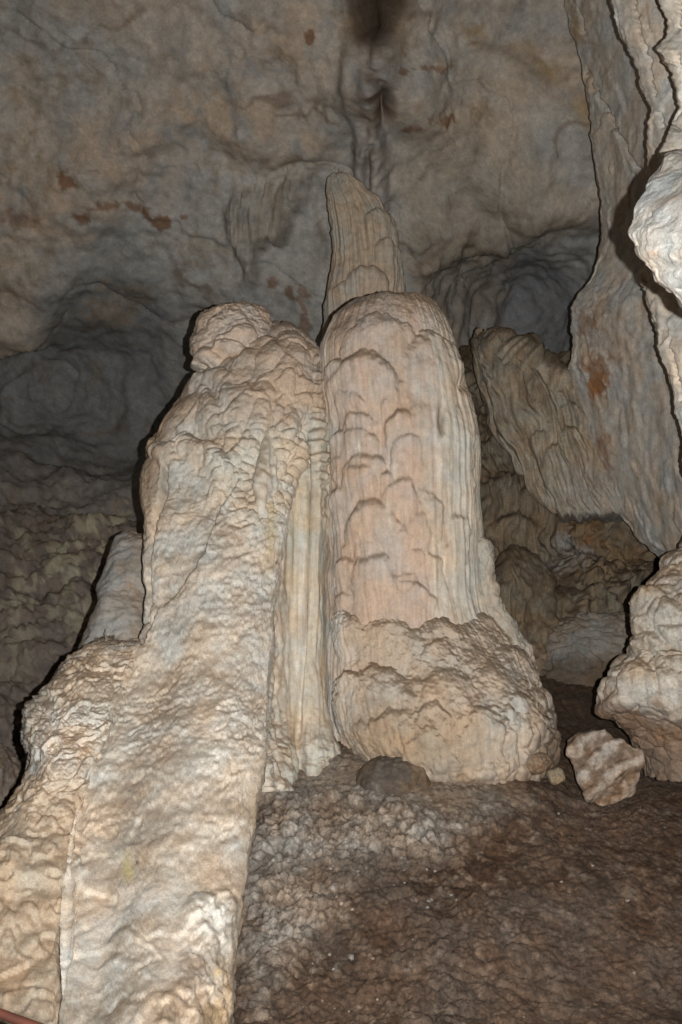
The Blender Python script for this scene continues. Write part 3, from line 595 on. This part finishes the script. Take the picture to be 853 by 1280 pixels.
# ------------------------------------------------------------------ right recess: fluted back face, leaning drape, mound
def strip(tab, n, m, dl=.3, dr=.1, back=.7):
    """rows (y_left, y_right, x_left, x_right, Y_left, Y_right) of a slab with a rounded, thick left edge"""
    R = []
    for (ya, yb, x0, x1, Ya, Yb) in tab:
        L_ = lambda f: (x0+(x1-x0)*f, ya+(yb-ya)*f, Ya+(Yb-Ya)*f)
        a = L_(0); R.append([(a[0]+8, a[1], Ya+back), (a[0]+1, a[1], Ya+dl), L_(.03), L_(.12), L_(.35), L_(.6), L_(.8), L_(1)])
    return loft(R, n, m)
G = strip([(436, 440, 578, 690, 11.6, 11.4), (470, 470, 580, 760, 10.95, 10.8), (505, 505, 585, 800, 10.7, 10.5), (540, 535, 588, 805, 10.35, 10.4), (580, 575, 590, 810, 10.1, 10.4), (640, 640, 590, 820, 9.7, 10.2), (690, 700, 590, 830, 9.5, 10.3), (715, 720, 590, 835, 9.2, 10.2), (760, 760, 600, 840, 8.9, 9.9), (810, 800, 610, 840, 8.7, 9.6), (850, 850, 620, 840, 8.6, 9.4), (900, 900, 630, 840, 8.5, 9.2)], 260, 220)
s = Surf(G); px, py = s.px.copy(), s.py.copy(); wv = fbm(G, 2, 3, seed=140)
A1 = np.stack([(px+wv*20)*.05, py*.005, py*0], -1); fz = sst(740, 690, px+wv*20)
d = .03*ridged(G, 5, 4, .6, seed=147)+sst(690, 720, px)*(.16*ridged(G, 1.6, 5, .6, seed=148, s=(.7, 1, 1.5))+.08*terr(fbm(G, 1.4, 4, .6, seed=149)*3, .2))+fz*(.07*fbm(A1, 1.3, 3, .6, seed=141)+.03*fbm(A1, 4, 2, seed=142))+.10*fbm(G, 1.1, 4, seed=143)+.02*fbm(G, 6, 4, seed=144)
d += lobes(px+wv*14, py+wv*10, [(625, 545, 26, 40, .12, 0), (650, 568, 24, 40, .1, 0), (622, 590, 22, 60, .1, 0), (668, 600, 26, 60, .12, .1), (640, 640, 30, 50, .1, .1), (645, 700, 34, 110, .22, .15), (690, 735, 30, 50, .12, .2), (760, 705, 40, 22, .18, -.2), (790, 735, 40, 24, .16, -.2), (730, 752, 40, 30, .16, 0)])
d -= .45*sst(-14, 24, sdf(px+wv*20, py, [(700, 640), (780, 640), (825, 700), (790, 720), (740, 715), (700, 690)]))*.6
s.push(d).renormal(); n1 = fbm(A1, 2, 3, seed=145); n2 = fbm(G, 3, 5, .6, seed=146)
col = mix(base(px.shape, (.215, .175, .125)), (.13, .10, .068), sst(-.1, .4, n1+.4*n2)*.7); col = mix(col, (.28, .265, .235), sst(.0, .5, n2)*.35)
och = sst(-10, 16, sdf(px+wv*24, py+wv*14, [(692, 636), (770, 640), (822, 705), (800, 725), (745, 690), (700, 665)])); col = mix(col, (.25, .15, .07), och*.7*sst(-.5, .2, n2))
col = mix(col, (.28, .10, .035), och*sst(.2, .5, n2)*.6)
for (x, y, rx, ry) in [(715, 692, 24, 26), (742, 690, 10, 12), (690, 715, 14, 16)]: col = mix(col, (.31, .30, .285), sst(1.3, .6, np.hypot((px-x)/rx, (py-y)/ry)+.7*n2)*.7)
col = mix(col, (.11, .08, .055), sst(.25, .7, s.N[..., 2])*.7)
mesh_obj('flowstone_curtain', s, col, M_FLOWD, None, (0, 0, 0), dict(label='dark ribbed flowstone face with an ochre hollow, in the recess right of the domed stalagmite', category='flowstone'))

rows = [[(x0+6, ya, Y+.6), (x0, ya+4, Y+.22), (x0+(x1-x0)*.08, ya-(ya-yb)*.08, Y+.06), (x0+(x1-x0)*.3, ya+(yb-ya)*.3, Y-.03), (x0+(x1-x0)*.55, ya+(yb-ya)*.55, Y), (x0+(x1-x0)*.8, ya+(yb-ya)*.8, Y-.05), (x1, yb, Y-.1), (x1+30, yb, Y+.2)] for (ya, yb, x0, x1, Y) in
        [(413, 416, 601, 612, 10.5), (419, 432, 593, 628, 10.25), (433, 450, 590, 648, 10.1), (456, 468, 591, 676, 10.0), (486, 484, 598, 716, 9.9), (520, 500, 610, 750, 9.8), (550, 525, 628, 760, 9.7), (580, 555, 645, 775, 9.6), (605, 585, 664, 790, 9.5), (626, 610, 678, 800, 9.42), (640, 634, 690, 815, 9.4), (648, 642, 700, 818, 9.5), (650, 652, 712, 815, 9.9)]]
G = loft(rows, 250, 200); s = Surf(G); px, py = s.px.copy(), s.py.copy(); wv = fbm(G, 2, 3, seed=150)
ac = (px-590)-(py-420)*.42; A1 = np.stack([(ac+wv*10)*.06, py*.006, py*0], -1)
d = .10*fbm(A1, 1.2, 3, .6, seed=151)+.030*fbm(A1, 4.2, 2, seed=152)+.06*fbm(G, 1.4, 3, seed=153)
d += lobes(px+wv*10, py+wv*8, [(614, 412, 24, 220, .24, .30), (645, 434, 20, 200, .26, .36), (664, 447, 16, 160, .2, .36), (680, 458, 14, 110, .18, .3), (697, 470, 16, 100, .18, .2), (706, 500, 22, 70, .16, 0), (712, 535, 22, 80, .16, 0), (690, 560, 20, 70, .14, .2), (668, 540, 16, 80, .14, .3), (640, 500, 16, 100, .12, .35)])
d *= (1-.6*sst(715, 760, px))*(.25+.75*sst(408, 445, py)); s.push(d).renormal(); n1 = fbm(A1, 2, 3, seed=154); n2 = fbm(G, 3, 5, .6, seed=155)
col = mix(base(px.shape, (.38, .33, .26)), (.24, .195, .14), sst(-.1, .35, n1+.3*n2)*.75); col = mix(col, (.40, .38, .345), sst(690, 715, px+n2*20)*sst(560, 600, py)*.7)
col = mix(col, (.15, .12, .085), sst(.25, .7, s.N[..., 2])*.6)
mesh_obj('fluted_drape', s, col, M_FLOWD, None, (0, 0, 0), dict(label='dull tan fluted drape slanting down from a rounded top beside the side wall', category='flowstone'))

s, th, rad = turned([(771, 735, 765), (772, 722, 778), (777, 708, 795), (786, 697, 806), (800, 687, 815), (820, 676, 822), (845, 664, 830), (880, 650, 840)], 9.0, 110, 160, .6)
d = (.03*fbm(s.G, 1.6, 3, seed=160)+.04*ridged(s.G, 2.4, 5, .62, seed=161, s=(1, 1, 3))+.012*fbm(s.G, 12, 4, .65, seed=162)+.03*terr(fbm(s.G, 1.6, 4, .6, seed=164, s=(1, 1, 2))*2.5, .15))*np.clip(rad/.2, 0, 1)[:, None]
s.push(d).renormal(); n2 = fbm(s.G, 3, 4, seed=163)
col = mix(mix(base(s.px.shape, (.235, .22, .20)), (.15, .12, .09), sst(-.1, .4, fbm(s.G, 5, 5, .65, seed=165))*.7), (.10, .075, .055), sst(815, 840, s.py+n2*14)*.85)
mesh_obj('smooth_mound', s, col, M_SIDE, None, (0, 0, 0), dict(label='smooth grey rounded rock rising from the mud in the right recess', category='rock'))

# ------------------------------------------------------------------ side wall on the right: three overlapping slabs
swb = P(840, 720, 7.2)
SW = thing('side_wall', swb, 'pale grey side wall of cracked limestone slabs with dark gaps between', 'rock wall')
def side_slab(name, edge, Ys, xend, Yend, n, m, seed, colour, cracks=(), stains=(), amp=.55):
    R = []
    for (y, x), Y in zip(edge, Ys):
        R.append([(x+22, y, Y+1.6), (x+6, y, Y+.6), (x+.5, y, Y+.16), (x+5, y, Y+.02)]+[(x+5+(xend-x-5)*f, y, Y+(Yend-Y)*f) for f in (.12, .3, .55, .8, 1)])
    G = loft(R, n, m); s = Surf(G); px, py = s.px.copy(), s.py.copy(); wv = fbm(G, 1.6, 4, seed=seed)
    d = amp*(.09*fbm(G, .8, 3, seed=seed+1)+.016*ridged(G, 2.2, 5, .6, seed=seed+2, s=(1, 1, .4))+.022*fbm(G, 6, 5, .68, seed=seed+3)+.03*terr(fbm(G, 1.2, 4, .6, seed=seed+9, s=(1, 1, .6))*2.5, .12))-.04
    for pts, wd, dp in cracks: d = d-dp*np.exp(-(polyline_d(px+fbm(G, 8, 3, seed=seed+8)*7, py, pts)/wd)**2)
    G0 = s.G; jit = fbm(np.stack([py*.016, py*0+seed, py*0], -1), 1, 6, .62, seed=seed+4)
    s.G = s.G+np.stack([jit*.07, jit*0, jit*0], -1)*sst(60, 0, px-np.interp(py, [e[0] for e in edge], [e[1] for e in edge]))[..., None]
    s.push(d).renormal(); px, py = s.px, s.py; n1 = fbm(G, 1.1, 4, seed=seed+5); n2 = fbm(G, 4, 5, .6, seed=seed+6); n3 = fbm(G, 14, 4, .65, seed=seed+7)
    col = base(px.shape, colour); col = mix(col, np.array(colour)*np.array((1.0, .90, .78)), sst(-.15, .4, n1)*.5)
    col = mix(col, np.array(colour)*1.12, sst(.05, .5, -n1+.3*n2)*.5); col = mix(col, np.array(colour)*.62, sst(.15, .6, n2)*.4); vs = fbm(G, 3, 4, .65, seed=seed+10, s=(1, 1, .15)); col = mix(col, np.array(colour)*np.array((.72, .60, .48)), sst(.05, .45, vs)*.3); col *= (1+.22*n3)[..., None]
    for (x, y, rx, ry, c_, st) in stains:
        q = np.hypot((px+wv*14-x)/rx, (py+wv*14-y)/ry)+1.5*n2+1.2*n3; col = mix(col, c_, sst(1.3, .5, q)*st*.85)
    return mesh_obj(name, s, col, M_SIDE, SW, swb)
edgeA = [(-500, 640), (-200, 680), (-60, 697), (0, 703), (40, 712), (80, 722), (130, 734), (170, 738), (220, 742), (270, 745), (325, 743), (352, 732), (372, 716), (400, 708), (425, 711), (448, 713), (470, 706), (510, 712), (560, 728), (610, 752), (640, 768), (680, 800), (708, 830), (716, 850), (730, 860)]
YA = np.interp([e[0] for e in edgeA], [-500, 0, 320, 400, 450, 480, 520, 640, 716, 730], [8.6, 9.2, 9.3, 9.4, 9.5, 9.8, 9.8, 9.4, 8.8, 9.0])
side_slab('wall_slab', edgeA, YA, 930, 6.9, 420, 170, 170, (.60, .57, .525),
          cracks=[([(728, 85), (738, 105), (756, 135), (768, 165), (785, 195), (795, 215)], 1.6, .08), ([(712, 0), (722, 20), (728, 42)], 1.5, .05), ([(790, 210), (782, 235), (780, 260)], 1.5, .04)],
          stains=[(735, 402, 12, 12, (.33, .15, .07), .85), (742, 462, 14, 26, (.36, .20, .11), .8), (748, 478, 10, 12, (.38, .17, .06), .9), (757, 570, 12, 16, (.36, .20, .12), .7), (722, 420, 16, 20, (.46, .44, .41), .6), (718, 30, 5, 30, (.40, .27, .12), .6), (745, 385, 30, 16, (.36, .26, .18), .5), (780, 430, 22, 30, (.44, .35, .3), .4), (727, 480, 6, 30, (.5, .48, .44), .6)])
edgeB = [(-500, 655), (-200, 708), (-60, 745), (0, 758), (30, 766), (60, 776), (90, 794), (115, 803), (140, 812), (165, 810), (200, 806), (240, 801), (300, 800), (345, 801), (380, 808), (415, 816), (450, 822), (480, 832), (505, 838), (530, 845), (560, 853), (620, 862), (700, 880)]
YB = np.interp([e[0] for e in edgeB], [-500, 0, 140, 240, 340, 420, 560, 700], [6.0, 6.5, 6.5, 6.9, 6.8, 6.5, 6.3, 6.3])
side_slab('wall_slab', edgeB, YB, 1050, 5.1, 380, 120, 190, (.64, .615, .57),
          cracks=[([(792, 0), (794, 28), (801, 50), (803, 68), (812, 92), (817, 120)], 1.3, .05), ([(803, 25), (812, 45), (815, 55)], 1.2, .04), ([(822, 142), (830, 160)], 1.6, .05), ([(815, 455), (812, 480), (822, 500), (838, 530)], 1.6, .06), ([(806, 350), (803, 375), (812, 402)], 1.4, .05), ([(830, 420), (838, 470), (846, 500)], 1.4, .05)])
edgeC = [(-500, 700), (-200, 770), (-60, 804), (0, 813), (18, 820), (40, 823), (62, 815), (75, 820), (90, 826), (110, 832), (135, 842), (160, 836), (190, 833), (220, 836), (300, 846), (380, 862), (450, 880)]
YC = np.interp([e[0] for e in edgeC], [-500, 0, 130, 450], [4.8, 5.2, 5.2, 5.2])
side_slab('wall_slab', edgeC, YC, 1150, 4.1, 300, 100, 210, (.66, .635, .585),
          cracks=[([(838, 0), (841, 20), (838, 30), (850, 32)], 1.4, .05), ([(843, 62), (840, 75), (846, 95), (845, 120), (848, 135), (842, 148)], 1.4, .05), ([(834, 140), (838, 155), (846, 162)], 1.4, .05)])

# near pale outcrop
R = []
for (y, x, Y) in [(186, 872, 4.0), (192, 850, 3.8), (197, 836, 3.7), (212, 830, 3.66), (228, 815, 3.62), (243, 810, 3.58), (258, 799, 3.55), (280, 794, 3.52), (292, 789, 3.5), (304, 799, 3.48), (316, 802, 3.46), (335, 820, 3.44), (350, 826, 3.42), (366, 844, 3.4), (385, 856, 3.45), (400, 880, 3.6)]:
    ey = lambda k: 288+(y-288)*k
    R.append([(x+60, y, Y+1.6), (x+6, y, Y+.3), (x, y, Y+.04), (x+3, y, Y-.01), (x+30, y, Y-.13), (x+80, ey(1.5), Y-.32), (x+170, ey(3.2), Y-.55), (x+330, ey(6), Y-.8)])
G = loft(R, 190, 170); s = Surf(G); wv = fbm(G, 3, 3, seed=230)
s.push(.022*fbm(G, 2.4, 4, .55, seed=231)+.006*terr(fbm(G, 2.2, 5, .65, seed=238)*2.5, .1)-.006*sst(.9, .98, ridged(G, 3, 2, seed=239))+.002*ridged(G, 9, 5, .7, seed=232)+.003*fbm(G, 30, 4, .7, seed=233)).renormal(); n1 = fbm(G, 3, 4, seed=235); n2 = fbm(G, 11, 4, .6, seed=236)
col = mix(base(s.px.shape, (.44, .428, .40)), (.38, .33, .28), sst(.1, .5, n1+.3*n2)*.5); col = mix(col, (.5, .33, .2), np.exp(-((s.px-818+n2*6)/7)**2-((s.py-317)/5)**2)*.6)
mesh_obj('rock_outcrop', s, col, M_SLAB, None, (0, 0, 0), dict(label='bright pale rock outcrop jutting from the cracked side wall', category='rock'))

# ------------------------------------------------------------------ right boulder, small rocks
R = []
for (y, x, Y) in [(655, 905, 6.9), (668, 880, 6.75), (690, 853, 6.6), (705, 838, 6.5), (722, 830, 6.4), (735, 809, 6.3), (760, 800, 6.22), (790, 795, 6.2), (820, 790, 6.2), (840, 772, 6.2), (858, 760, 6.2), (875, 757, 6.22), (892, 768, 6.25), (910, 790, 6.3), (930, 800, 6.35), (970, 810, 6.4)]:
    R.append([(x+40, y, Y+1.2), (x+10, y, Y+.45), (x, y, Y+.2), (x+8, y, Y+.04), (x+40, y, Y-.12), (x+85, y, Y-.25), (x+170, y, Y-.4), (x+320, y, Y-.5)])
G = loft(R, 260, 170); s = Surf(G); px, py = s.px.copy(), s.py.copy(); wv = fbm(G, 2.4, 3, seed=240)
d = .08*fbm(G, 1.6, 3, seed=241)+.04*ridged(G, 3.4, 5, .6, seed=242)+.03*pillow(G, 7, 243)+.012*fbm(G, 16, 4, .65, seed=244)
d += lobes(px+wv*12, py+wv*10, [(820, 740, 26, 60, .07, 0), (815, 790, 20, 60, .05, 0), (800, 830, 24, 50, .06, 0), (845, 815, 24, 60, .06, 0), (780, 862, 20, 40, .06, 0), (825, 860, 26, 40, .05, 0)])
s.push(d).renormal(); n1 = fbm(G, 2, 4, seed=245); n2 = fbm(G, 7, 5, .6, seed=246)
col = mix(base(s.px.shape, (.45, .40, .335)), (.52, .485, .435), sst(0, .4, n1)*.6); col = mix(col, (.34, .235, .15), sst(.05, .5, n2+.3*n1)*.55)
col = mix(col, (.18, .115, .075), sst(845, 905, s.py+n2*26-(s.px-790)*.25)*.85); col = mix(col, (.2, .14, .09), sst(.3, .75, s.N[..., 2])*.6)
mesh_obj('lumpy_boulder', s, col, M_ROCK, None, (0, 0, 0), dict(label='lumpy cream rock mass with mud-brown foot under the side wall', category='rock'))

def stone(name, c, Y, rx, ry, seed, colf, label, depth=1.0, tilt=0, stria=0, n=90, m=120, cat='rock', facets=0, amp=1.0, box=0):
    ph = np.linspace(0, math.pi, n)[:, None]; th = np.linspace(-math.pi, math.pi, m)[None, :]
    sx = np.sin(ph)*np.sin(th); sy = -np.sin(ph)*np.cos(th); sz = np.cos(ph)*np.ones_like(th)
    D = np.stack([sx, sy, sz], -1); k = Y/F
    if facets or box:                                            # chop the ball with random planes: an angular block
        r_ = np.random.default_rng(seed); sup = np.ones(sx.shape)*1.25
        for q in range(facets):
            v = r_.normal(size=3); v /= np.linalg.norm(v); h = r_.uniform(.66, .92)
            dt = D@v; sup = np.minimum(sup, np.where(dt > .05, h/np.maximum(dt, .05), 9))
        if box: sup = np.minimum(sup, 1/((np.abs(D)**box).sum(-1)**(1/box)))
        D = D*sup[..., None]
    ca, sa = math.cos(tilt), math.sin(tilt)
    X_ = D[..., 0]*rx*k; Z_ = D[..., 2]*ry*k; cen = P(c[0], c[1], Y)
    G = np.stack([X_*ca-Z_*sa, D[..., 1]*depth*.5*(rx+ry)*k, X_*sa+Z_*ca], -1)+cen
    s = Surf(G, True); R_ = .5*(rx+ry)*k; q = (G-cen)/R_+seed
    d = R_*amp*(-.04+.16*fbm(q, 1.0, 3, seed=seed)+.07*ridged(q, 2.2, 4, seed=seed+1)+.035*fbm(q, 7, 4, .6, seed=seed+2))
    if stria:
        ax = (G-cen)@np.array([-math.sin(stria), 0, math.cos(stria)])/R_+.22*fbm(q, 1.1, 3, seed=seed+4)
        d += (R_*.17*(terr(ax*1.75, .45)-.5)+R_*.04*terr(ax*5.1+.3, .4))*sst(-.5, .3, fbm(q, 1.0, 2, seed=seed+8)+.1)+R_*.10*fbm(q, .9, 2, seed=seed+7)
    s.ax = ax if stria else None
    d *= np.clip(np.sin(ph)*3, 0, 1); s.push(d).renormal()
    col = colf(s, fbm(q, 1.5, 4, seed=seed+5), fbm(q, 5, 4, .6, seed=seed+6))
    return mesh_obj(name, s, col, M_ROCK, None, tuple(cen-np.array([0, 0, ry*k])), dict(label=label, category=cat))
def c_bould(s, n1, n2):
    c = mix(base(n1.shape, (.23, .165, .118)), (.34, .28, .23), sst(-.05, .35, n1+.4*n2)*.6)
    st = terr(s.ax*1.75, .45); c = mix(c, (.46, .41, .355), sst(.45, .9, st+.9*n2)*.6); c = mix(c, (.12, .08, .052), sst(.4, .05, st+.9*n2)*.6)
    return mix(c, (.14, .09, .06), sst(.5, .85, s.N[..., 2])*.6)
stone('striped_boulder', (755, 955), 6.38, 45, 42, 301, c_bould, 'angular brown boulder with slanting pale ridges lying on the mud', .9, math.radians(22), math.radians(40), box=3.6, amp=.4, facets=8)
def c_dome(s, n1, n2):
    c = mix(base(n1.shape, (.105, .083, .066)), (.21, .18, .15), sst(0, .4, n1+.4*n2)*.6)
    return mix(c, (.22, .145, .085), sst(490, 540, s.px+n1*50+n2*30)*.6)
stone('round_stone', (493, 990), 6.56, 52, 52, 311, c_dome, 'dark rounded stone half buried at the stalagmite foot', .8)
stone('pale_pebble', (695, 970), 6.5, 10, 9, 321, lambda s, a, b: mix(base(a.shape, (.27, .22, .15)), (.15, .11, .075), sst(0, .5, b)), 'small yellowish stone between the stalagmite foot and the striped boulder', 1, n=36, m=48, box=4, tilt=.3)
stone('dark_rock', (-22, 985), 7.2, 46, 58, 331, lambda s, a, b: mix(base(a.shape, (.24, .20, .165)), (.16, .12, .09), sst(0, .4, b)), 'dark grey rock behind the mound left lobe', 1)
stone('mud_stone', (668, 952), 6.62, 20, 16, 341, lambda s, a, b: mix(base(a.shape, (.20, .14, .095)), (.3, .23, .17), sst(0, .4, b)), 'little mud-coated stone tucked against the right edge of the bell-shaped foot', 1, n=40, m=50)

# ------------------------------------------------------------------ red-brown handrail of the visitor path
def pipe(name, pts, r, mat, parent, origin):
    cu = bpy.data.curves.new(name, 'CURVE'); cu.dimensions = '3D'; cu.bevel_depth = r; cu.bevel_resolution = 4; cu.use_fill_caps = True
    sp_ = cu.splines.new('POLY'); sp_.points.add(len(pts)-1)
    for p_, q in zip(sp_.points, pts): p_.co = (*(np.array(q)-np.array(origin)), 1)
    t = bpy.data.objects.new(name, cu); S.collection.objects.link(t)
    bpy.context.view_layer.update(); dg = bpy.context.evaluated_depsgraph_get()
    me = bpy.data.meshes.new_from_object(t.evaluated_get(dg)); bpy.data.objects.remove(t); me.name = name
    for p_ in me.polygons: p_.use_smooth = True
    me.materials.clear(); me.materials.append(mat); o = bpy.data.objects.new(name, me); S.collection.objects.link(o); o.parent = parent; return o
mr = bpy.data.materials.new('red_brown_paint'); mr.use_nodes = True; nt = mr.node_tree; b = nt.nodes['Principled BSDF']
nz = nt.nodes.new('ShaderNodeTexNoise'); nz.inputs['Scale'].default_value = 40; cr = nt.nodes.new('ShaderNodeValToRGB')
cr.color_ramp.elements[0].position = .35; cr.color_ramp.elements[0].color = (.045, .016, .010, 1); cr.color_ramp.elements[1].color = (.115, .030, .017, 1)
nt.links.new(nz.outputs[0], cr.inputs[0]); nt.links.new(cr.outputs[0], b.inputs['Base Color']); b.inputs['Roughness'].default_value = .55
A = P(-260, 1173, 3.0); B = P(22, 1275, 2.75); Cc = P(200, 1339, 2.6)
ro = np.array([A[0], A[1], 0.0])
HR = thing('handrail', ro, 'thin red-brown metal handrail in front of the flowstone mound', 'handrail')
pipe('top_rail', [A, B, Cc], .0125, mr, HR, ro)
for q in (A, Cc): pipe('post', [(q[0], q[1], -.29), (q[0], q[1], q[2])], .0125, mr, HR, ro)
